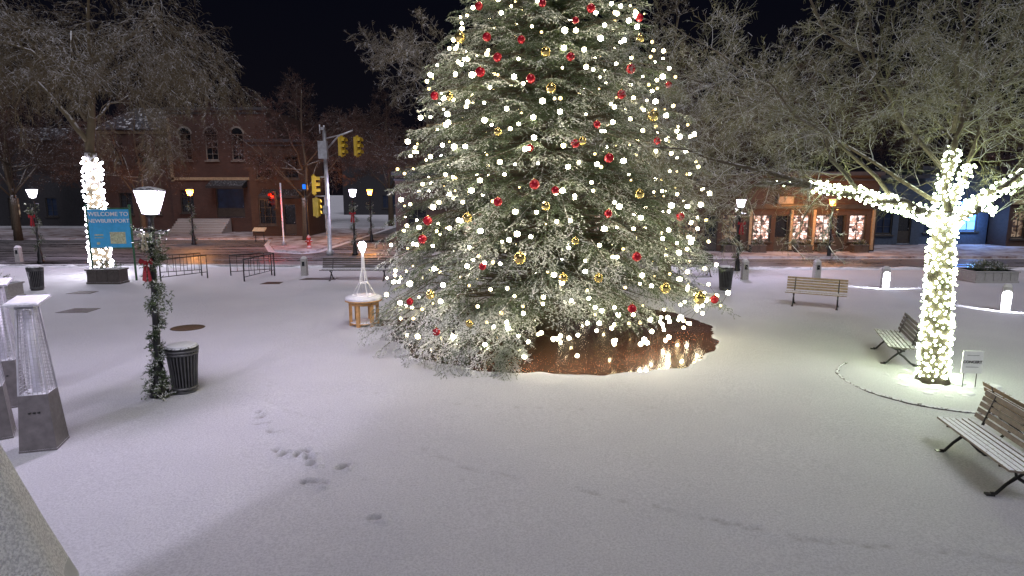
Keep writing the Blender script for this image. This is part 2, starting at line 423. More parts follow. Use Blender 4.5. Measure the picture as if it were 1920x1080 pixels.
def branch_template(L,rng):
    def axisp(s): return np.array([s,0.,-.13*s*s/L+.03*math.sin(s*5)])
    stems=[]
    ks=np.arange(0.05,L,.045)
    for s0,s1 in zip(ks[:-1],ks[1:]): stems.append((axisp(s0),axisp(s1)))
    i=0
    for s in np.arange(.12,L,.10):
        i+=1; sg=1 if i%2 else -1
        fr=1-s/L; ls=(.58*fr**.7+.12)*rng.uniform(.6,1.25); ang=math.radians(rng.uniform(32,60))*sg
        d=np.array([math.cos(ang),math.sin(ang),rng.uniform(-.28,.06)]); p=axisp(s); prev=p; m=max(2,int(ls/.12))
        for j in range(m):
            d=unit(d+np.array([.08,0,-.09])); q=prev+d*ls/m; stems.append((prev,q))
            if j>0 or m<3:
                for sg2 in (-1,1):
                    if rng.random()<.75:
                        a2=math.radians(rng.uniform(35,60))*sg2
                        dd=np.array([d[0]*math.cos(a2)-d[1]*math.sin(a2),d[0]*math.sin(a2)+d[1]*math.cos(a2),d[2]+rng.uniform(-.6,.05)])
                        stems.append((q,q+dd*rng.uniform(.08,.19)*(1-.4*j/m)))
            prev=q
    return stems
TPL=[]
for i in range(9):
    L_=1.35+.09*i
    st=branch_template(L_,NR); V_,S_=needles(st,.017,.052,.014,NR,(.95,.78,.5)[i%3]); V_=V_.reshape(-1,3)
    tipw=np.clip((V_[:,0]/L_-.25)/.4,0,1)+np.clip((np.abs(V_[:,1])-.2)/.2,0,1)*.7
    TPL.append((V_,S_*np.clip(tipw,0.04,1),L_))
def rprof(z):
    return float(np.interp(z,[0,.8,2.5,4,5.5,7.2,8.8,11,13.4],[4.5,4.65,4.3,3.95,3.6,3.0,2.3,1.3,.05]))
tree=thing('christmas_tree','tall snow-dusted spruce decorated with lights and ornaments in the plaza','christmas tree',(TX,TY,0))
b=MB(); b.tube([(0,0,0),(0.03,0,4),(0,.03,9),(0,0,13.6)],[.34,.28,.16,.03],12)
VV=[];SS=[]
def place(V,S,Lt,phi,z,rt,elev,roll=0.):
    c,s=math.cos(elev),math.sin(elev)
    cr,sr=math.cos(roll),math.sin(roll)
    V=np.stack([V[:,0],V[:,1]*cr-V[:,2]*sr,V[:,1]*sr+V[:,2]*cr],1)
    V[:,0]-=Lt
    x=V[:,0]*c-V[:,2]*s; zz=V[:,0]*s+V[:,2]*c; y=V[:,1]
    x=x+rt
    cp,sp=math.cos(phi),math.sin(phi)
    return np.stack([x*cp-y*sp,x*sp+y*cp,zz+z],1)
def snowfield(V):
    f=.5+.28*np.sin(V[:,0]*2.1+1.3*np.sin(V[:,2]*1.7))+.28*np.sin(V[:,2]*3.1+V[:,1]*1.9)+.15*np.sin(V[:,0]*5.3-V[:,2]*4.1)
    return np.clip(f*1.6+.3,.2,1)
lev=.5; li=0
while lev<13.1:
    r0=rprof(lev); nb=max(4,int(2*math.pi*r0/.66)); off=R.uniform(0,6)
    for k in range(nb):
        phi=(off+2*math.pi*k/nb+R.uniform(-.12,.12))%(2*math.pi); z=lev+R.uniform(-.11,.11)
        V_,S_,Lt=TPL[R.randrange(9)]
        r=rprof(z)*(R.uniform(.95,1.13) if R.random()<.5 else R.uniform(.70,.92))
        cx,cy=math.cos(phi),math.sin(phi)
        front_right=(cy<.3 and cx>-.42)
        if cy>.55 and k%2: continue
        elev=-.34+.04*z+R.uniform(-.16,.16); zt=z
        if z<1.5:
            if front_right:
                zt=1.0+R.uniform(0,.65)-max(0,cx)*.05; elev=-.16; r*=.95
            elif cy<.2:
                elev=-.38; r*=1.+.08*(cx>-.9); zt=max(.12,z-.35)
            else: zt=max(z,.6)
        if z>10: V_=V_*.8; Lt*=.8
        sc=R.uniform(.85,1.12); V_=V_*sc; Lt*=sc
        W_=place(V_,S_,Lt,phi,zt,r,elev,R.uniform(-.3,.3)); VV.append(W_); SS.append(S_*snowfield(W_)*R.choice([1,1,.85,.5]))
        c,s=math.cos(elev),math.sin(elev); ri=r-Lt*c; zi=zt-Lt*s
        b.tube([(0,0,max(.3,zt+.15+.04*r)),(ri*.6*cx,ri*.6*cy,(zi+zt)/2+.1),(ri*cx,ri*cy,zi+.02),((r-.3)*cx,(r-.3)*cy,zt-.02)],[.05,.035,.02,.008],4,0,False)
    lev+=.45 if lev<9 else .36; li+=1
for i in range(130):
    z=R.uniform(1.6,11); phi=R.uniform(math.pi*.9,math.pi*2.1); V_,S_,Lt=TPL[R.randrange(9)]
    VV.append(place(V_,S_,Lt,phi,z,rprof(z)*R.uniform(.5,.7),R.uniform(-.2,.2),R.uniform(-.5,.5))); SS.append(S_*.05)
for (px,pz,rr_) in [(-3.8,.3,4.9),(-3.2,.2,5.0),(-2.6,.15,5.1),(-2.0,.12,5.2),(-1.5,.12,5.2),(-1.0,.14,5.1),(-2.8,.6,4.7),(-2.1,.55,4.7),(-1.3,.6,4.6),(-3.9,.7,4.7),(-3.3,.9,4.6),(-1.8,.95,4.5)]:
    for k in range(2):
        ph=math.atan2(-math.sqrt(max(.1,rr_**2-px**2)),px)+R.uniform(-.08,.08); V_,S_,Lt=TPL[(R.randrange(3))*3+k]
        W_=place(V_,S_,Lt,ph,pz+k*.22,rr_-k*.3,-.42,R.uniform(-.2,.2)); VV.append(W_); SS.append(S_*snowfield(W_))
tr=b.obj('trunk','bark',tree)
npmesh('foliage',np.concatenate(VV),'needles',tree,np.concatenate(SS))
print('tree tris',sum(len(s) for s in SS)//3,'branches',len(VV))

# ------------------------------------------------------------ bulbs and strands
def bulb_mesh(name,r,mat):
    t=(1+5**.5)/2; vs=[Vector(v).normalized()*r for v in [(-1,t,0),(1,t,0),(-1,-t,0),(1,-t,0),(0,-1,t),(0,1,t),(0,-1,-t),(0,1,-t),(t,0,-1),(t,0,1),(-t,0,-1),(-t,0,1)]]
    fs=[(0,11,5),(0,5,1),(0,1,7),(0,7,10),(0,10,11),(1,5,9),(5,11,4),(11,10,2),(10,7,6),(7,1,8),(3,9,4),(3,4,2),(3,2,6),(3,6,8),(3,8,9),(4,9,5),(2,4,11),(6,2,10),(8,6,7),(9,8,1)]
    me=bpy.data.meshes.new(name); me.from_pydata(vs,[],fs); me.materials.append(M[mat]); return me
def strand(pts,meshes,label,group,jit=.0,rscale=(.8,1.2)):
    o=thing('string_lights',label,'string lights',pts[0],0,group); p0=Vector(pts[0])
    b=MB(); b.tube([Vector(p)-p0 for p in pts],.005,3,0,False); b.obj('wire','wire',o)
    for p in pts:
        c=bpy.data.objects.new('light_bulb',R.choice(meshes)); COL.objects.link(c); c.parent=o
        c.location=Vector(p)-p0+Vector((R.uniform(-jit,jit),R.uniform(-jit,jit),R.uniform(-jit,jit)))
        k=R.uniform(*rscale); c.scale=(k,k,k)
bA=bulb_mesh('light_bulb',.052,'bulbA'); bB=bulb_mesh('light_bulb',.044,'bulbB'); bC=bulb_mesh('light_bulb',.034,'bulbC')
z=.75; turn=0
while z<12.6:
    r0=rprof(z); circ=2*math.pi*r0; n=max(5,int(circ/.45)); pts=[]; ph0=R.uniform(0,6)
    for k in range(n+1):
        ph=math.pi*.5+2*math.pi*(k+R.uniform(-.45,.45))/n
        if math.sin(ph)>.35 and (k%2): continue
        if abs(math.cos(ph))>.88 and R.random()<.6: continue
        if R.random()<.12: continue
        zz=z+.44*k/n+.22*math.sin(k*1.1+ph0)+R.uniform(-.20,.20)
        if zz<1.1 and math.cos(ph)>-.35 and math.sin(ph)<.2: zz=1.05+R.uniform(-.1,.6)
        rr=rprof(zz)*R.uniform(.86,1.07)
        pts.append((TX+rr*math.cos(ph),TY+rr*math.sin(ph),max(.3,zz)))
    strand(pts,[bA,bA,bB,bB,bC],'warm white light string wound around the spruce','light strings on the christmas tree',0,(.6,1.35))
    z+=.44; turn+=1
pts=[]
for k in range(50):
    ph=math.radians(-112+104*k/49+R.uniform(-1.5,1.5)); rr=R.uniform(3.3,4.3); pts.append((TX+rr*math.cos(ph),TY+rr*math.sin(ph),.60+.18*math.sin(k*.9)+R.uniform(-.15,.25)))
strand(pts,[bA,bA,bB],'warm white light string drooping below the lowest boughs','light strings on the christmas tree',0,(.7,1.2))
def ornament(r):
    b=MB(); b.sphere((0,0,0),r,18,0); b.lathe([(r*.22,r*.95),(r*.22,r*1.15),(r*.1,r*1.2)],8,(0,0,0),1); return b
obs={}
for nm,mt,r in (('r','redball',.1),('g','goldball',.1),('G','goldball',.125)):
    obs[nm]=ornament(r).obj('christmas_ornament',[mt,'goldball'])
def orn(kind,dx,z,first=[]):
    rr=rprof(z)*1.05+.05; dx=max(-rr*.97,min(rr*.97,dx)); y=-math.sqrt(rr*rr-dx*dx)
    if kind in first: o=obs[kind].copy(); COL.objects.link(o)
    else: o=obs[kind]; first.append(kind)
    k=R.uniform(.75,1.12); o.scale=(k,k,k)
    o.location=(TX+dx,TY+y+R.uniform(-.05,.12),z)
    tag(o,'glossy red ball ornament hanging on the spruce' if kind=='r' else 'glossy gold ball ornament hanging on the spruce','christmas ornament','ball ornaments on the christmas tree')
for dx,z in [(-.34,7.9),(.74,7.84),(-.8,7.1),(.25,6.7),(-1.56,7.25),(1.93,7.8),(.37,7.5),(-.6,6.24),(-1.32,6.75),(-1.7,6.45),(1.34,5.9),(.8,5.26),(.32,4.84),(1.04,4.55),(-.62,4.76),(-.53,4.0),(-.1,3.88),(2.2,4.95),(2.64,6.3),(-2.8,6.05),(1.02,3.4),(2.76,3.3),(1.62,2.5),(-3,2.8),(-2.9,3.2),(-2.64,.85),(-3.3,1.4),(3.75,1.35),(-1.62,2.3),(-1.3,3.64),(1.6,6.5),(-1.76,8.06),(1.5,1.45)]: orn('r',dx,z)
for i,(dx,z) in enumerate([(-2.2,7.36),(1.9,7.27),(-.8,8.15),(-.28,6.8),(-2.4,5.96),(-.18,6.0),(2.1,5.5),(.48,4.9),(-1.3,5.1),(-1.95,3.3),(-.3,3.55),(.78,2.1),(2.3,1.8),(.06,2.1),(-1.9,1.1),(3.2,1.5),(1.7,3.8),(-2.8,1.6),(-.84,2.5),(.3,2.85)]): orn('G' if i%3==0 else 'g',dx,z)

# ------------------------------------------------------------ bare trees
def rnd(s): return Vector((R.gauss(0,s),R.gauss(0,s),R.gauss(0,s)))
def grow(T,p,d,L,r,lvl,mx,kids,wander,droop,rmin,up=0.):
    n=max(2 if lvl>1 else 3,min(8,int(L/.26))); pts=[p.copy()]; rads=[r]; dirs=[d.copy()]
    for i in range(n):
        d=(d+rnd(wander)+Vector((0,0,up-droop*((i+1)/n)))).normalized(); p=p+d*(L/n); pts.append(p.copy()); dirs.append(d.copy())
        rads.append(max(rmin*.6,r*(1-.75*(i+1)/n)))
    T.tube(pts,rads,5 if lvl==0 else 3,0,False)
    if lvl>=mx: return
    for k in range(kids[lvl]):
        t=.15+.85*(k+R.random())/kids[lvl]; j=min(n-1,int(t*n)); q=pts[j].lerp(pts[j+1],min(1,t*n-j))
        dd=dirs[j]; ax=dd.cross(rnd(1)).normalized(); a=math.radians(R.uniform(28,65))
        nd=(Matrix.Rotation(a,3,ax)@dd)
        grow(T,q,nd,L*R.uniform(.42,.66)*(1.1-.4*t),max(rmin,r*.5),lvl+1,mx,kids,wander,droop,rmin,up)
def limbs_tree(name,label,loc,trunk,tr_r,limbs,kids,mx,wander,droop,rmin,barkm,twigm,side_len,up=0.,reps=2):
    o=thing(name,label,'tree',loc)
    b=MB(); b.tube(trunk,tr_r,14)
    c=MB()
    for pts,r0,start in limbs:
        pts=[Vector(p) for p in pts]; n=len(pts)
        dp=[]
        for i in range(n-1):
            for k in range(3):
                q=pts[i].lerp(pts[i+1],k/3)
                if i+k>0: q=q+rnd(.06)
                dp.append(q)
        dp.append(pts[-1]); m=len(dp)
        b.tube(dp,[max(rmin*1.5,r0*(1-.85*i/(m-1))) for i in range(m)],8)
        for i in range(m):
            t=i/(m-1)
            if t<start: continue
            for rep in range(reps):
                dd=(dp[min(i+1,m-1)]-dp[max(0,i-1)]).normalized()
                ax=dd.cross(rnd(1)).normalized(); nd=Matrix.Rotation(math.radians(R.uniform(25,70)),3,ax)@dd
                grow(c,dp[i],nd,side_len*R.uniform(.6,1.1)*(1-.45*t),max(rmin,r0*(1-.8*t)*.34),0,mx,kids,wander,droop,rmin,up)
    b.obj('trunk',barkm,o); c.obj('crown',twigm,o); print(name,len(c.f)); return o
Lb=[[(-.15,0,3.3),(-1.2,-.2,3.6),(-2.0,-.25,3.82),(-2.9,-.2,3.95),(-4.3,-.3,4.4),(-6.0,-.2,4.7)],
    [(-.15,.05,3.3),(-.15,.1,4.0),(0,.1,4.7),(.3,.2,6.2),(.1,.1,8.5)],
    [(-.05,0,3.2),(.55,-.1,3.75),(1.4,-.2,4.25),(2.7,0,5.0),(4.2,.2,6.2)],
    [(-.05,.1,3.3),(.25,.25,3.9),(.5,.3,4.4),(1.2,.7,6.2),(1.7,.9,8.2)],
    [(0,.1,3.3),(.6,.2,3.65),(1.15,.3,3.45)]]
more=[[(-1.2,-.2,3.6),(-2.4,.4,5.0),(-4.,.9,6.3),(-5.6,1.2,7.4)],[(-.1,.1,4.2),(-1.4,.4,5.8),(-3.0,.5,7.6),(-4.2,.4,9.2)],
      [(-2.0,-.25,3.85),(-3.2,-1.0,4.9),(-4.6,-1.4,5.9)],[(-.1,.2,3.6),(-1.2,2.0,5.0),(-2.8,3.8,6.2),(-4,5,6.8)],[(0,.2,5.0),(-.6,-.6,6.6),(-1.4,-1.2,8.6)],[(0,.2,3.6),(1.,2.,5.),(2,4,6.5)],[(1.4,-.2,4.25),(1.8,-1,5.5),(2,-1.6,7)],[(-2.9,-.2,3.95),(-4.0,.5,3.9),(-5.4,1.0,4.0)],[(-.1,.1,4.0),(.8,1.2,5.6),(2.2,2.2,6.6),(4.,3.,7.2)],
      [(-1.8,1.5,5.0),(-3.,.8,5.4),(-4.8,.2,5.9),(-6.2,0,6.2)],[(.2,.2,5.4),(1.4,.1,6.4),(2.2,.3,7.6)],[(-.8,.3,5.),(-1.8,-.2,6.2),(-2.4,-.3,7.6)]]
rt=limbs_tree('tree','bare snow-covered tree with lit trunk and wrapped limbs',(QX,QY,0),[(0,0,-.05),(0,0,.15),(-.03,0,1.2),(-.1,0,2.4),(-.13,0,3.45)],[.34,.26,.23,.21,.17],
    [(Lb[0],.10,.45),(Lb[1],.085,.45),(Lb[2],.085,.45),(Lb[3],.075,.5),(Lb[4],.06,.9)]+[(m_,.045,.12) for m_ in more],(7,5,4),3,.22,.06,.0042,'bark','barktwig',1.9,.01)
lgm=[bulb_mesh('light_bulb',.027,'bulbgreen'),bulb_mesh('light_bulb',.027,'bulbgreen'),bulb_mesh('light_bulb',.023,'bulbgreen2')]
def wrap(path,rad0,rad1,rise,sp,sgn=1):
    path=[Vector(p) for p in path]; seg=[(path[i+1]-path[i]).length for i in range(len(path)-1)]; tot=sum(seg)
    out=[];s=0.;a=R.uniform(0,6)
    while s<tot:
        q=s;i=0
        while i<len(seg)-1 and q>seg[i]: q-=seg[i]; i+=1
        d=(path[i+1]-path[i]).normalized(); p=path[i]+d*(q+R.uniform(-.4,.4)*rise); u=d.orthogonal().normalized(); w=d.cross(u)
        rr=rad0+(rad1-rad0)*s/tot+R.uniform(0,.04)
        out.append(tuple(p+(u*math.cos(a)+w*math.sin(a))*rr))
        da=sp/rr*R.uniform(.6,1.4); a+=da*sgn; s+=rise*da/(2*math.pi)
    return out
def strands(path,rad0,rad1,rise,sp,mesh,off,label,group,sgn=1,jit=.02):
    pts=[(p[0]+off[0],p[1]+off[1],p[2]+off[2]) for p in wrap(path,rad0,rad1,rise,sp,sgn)]
    k=math.ceil(len(pts)/95); m=math.ceil(len(pts)/k)
    for i in range(k):
        q=pts[i*m:(i+1)*m+1]
        if len(q)>1: strand(q,mesh,label,group,jit=jit,rscale=(.7,1.35))
gq='light strings wrapped on the bare tree'
tp=[(0,0,.10),(-.03,0,1.2),(-.1,0,2.4),(-.13,0,3.4)]
strands(tp,.26,.20,.155,.10,lgm,(QX,QY,0),'cool white light string wrapped around the tree trunk',gq)
strands(tp,.265,.205,.155,.10,lgm,(QX,QY,0),'cool white light string wrapped around the tree trunk',gq,-1)
for pth,ra,rb_ in [(Lb[0][:4],.13,.07),(Lb[1][:3],.12,.08),(Lb[2][:4],.12,.06),(Lb[3][:3],.10,.07),(Lb[4],.07,.05)]:
    strands(pth,ra,rb_,.10,.085,lgm,(QX,QY,0),'cool white light string wrapped around a tree limb',gq,1,.03)
strands([(-1.2,-.2,3.5),(-2.2,.5,4.0),(-3.0,.9,4.0)],.06,.05,.25,.10,lgm,(QX,QY,0),'cool white light string wrapped around a tree limb',gq)

LX,LY=-18.9,27.9
def arch(a,L,h0,h1,drop):
    c,s=math.cos(a),math.sin(a)
    return [(0,0,h0),(L*.35*c,L*.35*s,h0+(h1-h0)*.7),(L*.75*c,L*.75*s,h1),(L*c,L*s,h1-drop)]
Ll=[([(0,0,5.2),(.2,.1,7.5),(.5,0,10.),(.8,0,13.)],.20,.35),([(0,0,6.0),(-1.2,0,7.6),(-2.2,0,8.8),(-2.6,.2,11)],.13,.35)]
for i in range(11): Ll.append((arch(i*.57+R.uniform(-.2,.2),R.uniform(4.,7),R.uniform(6,8.5),R.uniform(8.5,12),R.uniform(.8,2.)),.07,.25))
limbs_tree('tree','large bare weeping tree with lights around its trunk',(LX,LY,0),[(0,0,-.05),(0,0,.3),(.0,0,2.5),(.05,0,5.5)],[.50,.38,.32,.24],Ll,(7,6,3),3,.11,.55,.0075,'barkleft','barkleft',3.8)
lvm=[bulb_mesh('light_bulb',.052,'bulbviolet')]
strands([(0,0,.2),(0,0,2.5),(.05,0,5.2)],.42,.32,.22,.17,lvm,(LX,LY,0),'white light string wrapped around a thick trunk','light strings wrapped on the weeping tree',1,.05)
def gen(name,label,loc,H,spread,twigm,kids,rmin,sl=2.2,mx=2):
    L_=[([(0,0,H*.25),(.2,0,H*.5),(.1,.2,H*.8),(.2,.1,H)],.12,.4)]
    for i in range(9):
        a=i*.7+R.uniform(-.3,.3); s=spread*R.uniform(.75,1.05); h0=H*R.uniform(.25,.5); h1=H*R.uniform(.5,.9)
        L_.append(([(0,0,h0),(s*.4*math.cos(a),s*.4*math.sin(a),h0+(h1-h0)*.5),(s*.75*math.cos(a),s*.75*math.sin(a),h0+(h1-h0)*.85),(s*math.cos(a),s*math.sin(a),h1)],.06,.2))
    return limbs_tree(name,label,loc,[(0,0,-.05),(0,0,H*.15),(.0,.05,H*.3)],[.3,.22,.18],L_,kids,mx,.18,.03,rmin,'bark',twigm,sl)
gt=gen('tree','bare frosted tree beside the street',(6.1,24.2,0),10.5,6.4,'barkfar',(6,5,4),.007,2.4,3)
copy_thing(gt,(.9,25.2,0),2.0,'bare frosted tree behind the spruce')
bt=gen('tree','bare brown street tree before brick buildings',(-15.5,46,0),11.,6.,'barkbrown',(6,5,3),.011,2.6,3)
for x,y,rz,k in [(-28.,46.5,1.,.9),(-13.,66,2.,1.2),(-5.5,44.,3.2,.85),(-38,47,4.,1.05),(-24,70,.5,1.4),(22,46,.7,1.15),(33,47,2.2,1.2),(12,47,4.,1.2),(1,48,5.2,1.2),(-47,58,5.2,1.2)]:
    copy_thing(bt,(x,y,0),rz,'bare dark tree near the buildings across the street',k)

# ------------------------------------------------------------ benches
def bench(wood,label,loc,rz,L=1.85):
    o=thing('park_bench',label,'bench',(*loc,0),rz,'slatted park benches in the plaza')
    b=MB()
    for i in range(6): b.box((0,-.24+i*.085,.44+.006*abs(i-2.5)),(L,.065,.03))
    b.obj('seat',wood,o)
    b=MB(); tilt=Matrix.Rotation(math.radians(-14),3,'X')
    for i in range(5): b.box((0,.25+i*.025,.54+i*.088),(L,.028,.068),0,tilt)
    b.obj('backrest',wood,o)
    for x in (-L*.36,L*.36):
        b=MB()
        b.tube([(x,-.30,.02),(x,-.24,.03),(x,-.14,.16),(x,-.03,.27),(x,.08,.20),(x,.22,.06),(x,.32,.02)],[.028,.022,.022,.03,.022,.022,.028],6)
        b.tube([(x,-.03,.26),(x,-.05,.34),(x,-.22,.415)],.02,6); b.tube([(x,-.03,.26),(x,.08,.36),(x,.21,.44),(x,.26,.6),(x,.36,.92)],.02,6)
        b.tube([(x,-.25,.412),(x,.21,.412)],.016,6)
        b.box((x,-.31,.012),(.07,.10,.024)); b.box((x,.32,.012),(.07,.10,.024))
        b.obj('leg','ironclean',o)
    return o
bench('wood','weathered slatted wooden bench dusted with snow on iron legs',(6.6,7.95),math.radians(-101))
bench('woodwarm','slatted bench standing back-to-back with another bench',(7.58,8.25),math.radians(79))
bench('wooddark','dark slatted bench beside the lit tree',(8.95,13.9),math.radians(-112),1.9)
bench('woodwarm','tan slatted bench facing the plaza edge',(10.2,20.2),math.radians(-30))
bench('wooddark','dark bench near the kerb beside the spruce',(-6.7,26.3),math.radians(0),3.2)
bench('wooddark','dark bench near the kerb behind the spruce',(8.3,27.6),math.radians(0),1.9)

# ------------------------------------------------------------ litter bins
M['binmetal']=pbr('grey_bin_metal',(.10,.10,.105),.4,.3)
def bin_(loc,label,k=1.):
    o=thing('litter_bin',label,'litter bin',(*loc,0),0,'slatted metal litter bins')
    b=MB()
    for i in range(26):
        a=2*math.pi*i/26; c,s=math.cos(a),math.sin(a)
        b.tube([(.21*c,.21*s,.08),(.235*c,.235*s,.45),(.27*c,.27*s,.82)],[.014]*3,4)
    for z,r in ((.1,.225),(.78,.275),(.84,.285)): b.lathe([(r-.012,z-.02),(r+.012,z-.02),(r+.012,z+.02),(r-.012,z+.02)],24)
    b.lathe([(.2,.0),(.22,.03),(.2,.08)],20)
    b.obj('body','binmetal',o)
    b=MB(); b.lathe([(.19,.09),(.225,.80),(.225,.84)],20); b.obj('liner','ironclean',o)
    b=MB(); b.lathe([(.28,.86),(.30,.88),(.28,.92),(.22,.93),(.20,.91)],24); b.obj('lid','iron',o)
    b=MB(); b.lathe([(.27,.925),(.25,.945),(.15,.96),(.02,.965)],20); b.obj('snow_cap','snow_pile',o)
    o.scale=(k,k,k); return o
b1=bin_((-6.38,11.45),'black slatted bin with snow on lid beside lamp post')
copy_thing(b1,(8.35,23.6,0),.4,'black slatted bin with snowy lid by the kerb')
copy_thing(b1,(-18.6,23.6,0),.8,'dark slatted bin with snowy lid beside a planter')

# ------------------------------------------------------------ street lamps
def lamp(loc,H,label,glass,lcol,energy):
    o=thing('street_lamp',label,'street lamp',(*loc,0),0,'lantern-style street lamps around the plaza')
    b=MB()
    b.lathe([(.17,0),(.17,.12),(.13,.16),(.12,.5),(.085,.62),(.065,.75),(.055,1.8),(.05,H-.75),(.07,H-.72),(.05,H-.66),(.045,H-.5),(.09,H-.46),(.05,H-.43)],14)
    b.tube([(-.28,0,H-.72),(.28,0,H-.72)],.014,6)
    b.obj('pole','ironclean',o)
    l=MB()
    for i in range(6):
        a=math.pi/6+i*math.pi/3; l.tube([(.135*math.cos(a),.135*math.sin(a),H-.42),(.255*math.cos(a),.255*math.sin(a),H+.0)],.006,4)
    l.lathe([(.14,H-.44),(.15,H-.42),(.13,H-.41)],6,rot0=math.pi/6,smooth=False)
    lt=l.obj('lantern','ironclean',o)
    g=MB(); g.lathe([(.125,H-.41),(.245,H-.01)],6,rot0=math.pi/6,smooth=False); g.obj('glass',glass,lt)
    c=MB(); c.lathe([(.26,H+.0),(.25,H+.02),(.16,H+.05),(.05,H+.07),(.01,H+.08)],12); c.obj('cap','iron',lt)
    point('lamp_light',(0,0,H-.18),energy,lcol,.10,lt)
    return o
WV=(.85,.74,1.)
l1=lamp((-6.75,11.2),3.88,'black lantern lamp wrapped in garland, glowing white','lampwhite',WV,1350)
l1.rotation_euler=(0,math.radians(2.6),0)
copy_thing(l1,(-25.1,32.3,0),0,'black lantern street lamp glowing white near sign')
copy_thing(l1,(-9.4,36.4,0),.3,'black lantern street lamp glowing white at the street corner')
copy_thing(l1,(10.9,29.3,0),.1,'lit black lantern street lamp by the kerb',.88)
AM=(1.,.40,.10)
l2=lamp((-22.7,43.5),3.88,'black street lamp glowing amber across the street','lamporange',AM,1300)
copy_thing(l2,(-10.6,46,0),.3,None); copy_thing(l2,(18.2,34.9,0),.1,'amber street lamp outside the brick storefronts',.86)

def garland(path,rad,pitch,label,loc,dens=1.,extra=(),tw=(.07,.19),rot=None):
    path=[Vector(p) for p in path]; stems=[]; H=path[-1].z-path[0].z; n=int(H/.025)
    prev=None
    for i in range(n):
        t=i/n; p=path[0].lerp(path[-1],t); a=2*math.pi*t*H/pitch
        q=np.array([p.x+rad*math.cos(a),p.y+rad*math.sin(a),p.z])
        if prev is not None:
            stems.append((prev,q))
            for k in range(int(3*dens)):
                d=unit(NR.normal(size=3)+np.array([math.cos(a),math.sin(a),-.6])*.6); stems.append((q,q+d*NR.uniform(*tw)))
        prev=q
    for (x,y,z,r,cnt) in extra:
        for k in range(cnt):
            c=np.array([x,y,z])+np.clip(NR.normal(size=3),-1.3,1.3)*r*.5; c[2]=max(c[2],.05); d=unit(NR.normal(size=3)+np.array([0,0,-.5])); stems.append((c,c+d*NR.uniform(.08,.17)*np.array([1,1,.7])))
    V_,S_=needles(stems,.009,.048,.015,NR,.45,1.8); V_[...,2]=np.maximum(V_[...,2],.01)
    o=npmesh('christmas_garland',V_.reshape(-1,3),'needles',None,S_,loc)
    if rot: o.rotation_euler=rot
    return tag(o,label,'garland','evergreen garlands on the lamp posts')
garland([(0,0,.2),(0,0,3.1)],.08,.6,'green garland spiralling around the black lamp post',(-6.75,11.2,0),2.,[(0,-.05,3.0,.28,110),(.05,-.05,2.7,.24,70),(.12,0,1.85,.22,60),(.05,-.1,2.2,.16,30),(-.03,0,.9,.15,40),(.02,-.08,.4,.2,90),(.02,-.08,.12,.30,130)],(.06,.14),(0,math.radians(2.6),0))
for x,y,h in [(-25.1,32.3,2.9),(-9.4,36.4,2.9),(10.9,29.3,2.7),(-22.7,43.5,2.7),(18.2,34.9,2.5),(-10.6,46,2.7)]:
    garland([(0,0,.3),(0,0,h)],.13,.9,'green garland spiralling around a lamp post',(x,y,0),.7,[(0,0,h,.35,46)],(.1,.24))
def bow(loc,mat,label,k=1.):
    b=MB()
    for s in (-1,1):
        b.add([(0,0,0),(s*.13,-.02,.09),(s*.17,-.03,0),(s*.13,-.02,-.07),(s*.07,.05,.0)],[(0,1,2,3),(0,1,4),(1,2,4),(2,3,4),(3,0,4)])
        b.add([(0,-.01,0),(s*.05,-.03,-.02),(s*.11,-.04,-.42),(s*.02,-.03,-.46)],[(0,1,2,3)])
    b.box((0,-.02,0),(.05,.05,.06))
    o=b.obj('ribbon_bow',mat,None,loc); o.scale=(k,k,k); return tag(o,label,'bow')
bow((-6.63,11.0,2.60),'red','red ribbon bow tied on garlanded lamp post',.8)
bow((-6.60,10.96,3.08),'cream','cream ribbon bow above the red bow',.6)
bow((-25.1,32.1,2.5),'red','red ribbon bow on a distant lamp post',1.2); bow((-9.4,36.2,2.5),'red','red ribbon bow on a corner lamp post',1.2); bow((10.9,29.1,2.3),'red','red ribbon bow on a kerbside lamp post',1.2)

# ------------------------------------------------------------ bollards
def bollard(loc,label,lit=False):
    o=thing('bollard',label,'bollard',(*loc,0),0,'granite bollards along the plaza edge')
    b=MB(); b.box((0,0,.39),(.26,.26,.78),0,None,.94); b.box((0,0,.83),(.245,.245,.1),0,None,.55); b.obj('post','granite',o)
    b=MB(); b.box((0,-.127,.55),(.12,.02,.20)); b.obj('light_panel','bollardlight' if lit else 'glassdark',o)
    if lit:
        l=bpy.data.lights.new('panel_light','SPOT'); l.energy=950; l.color=(.86,.9,1.); l.spot_size=math.radians(150); l.spot_blend=.6; l.shadow_soft_size=.04
        q=bpy.data.objects.new('panel_light',l); COL.objects.link(q); q.parent=o; q.location=(0,-.16,.6); q.rotation_euler=(math.radians(52),0,0)
    return o
ba=bollard((-9.5,27.7),'grey granite bollard with snow on top')
for x,y in [(10.2,26.5),(13.3,26.4),(-26.8,33)]: copy_thing(ba,(x,y,0))
bb=bollard((14.9,24.1),'granite bollard with a lit panel shining on snow',True); copy_thing(bb,(16.05,19.5,0),-.6); bb.rotation_euler[2]=-.2

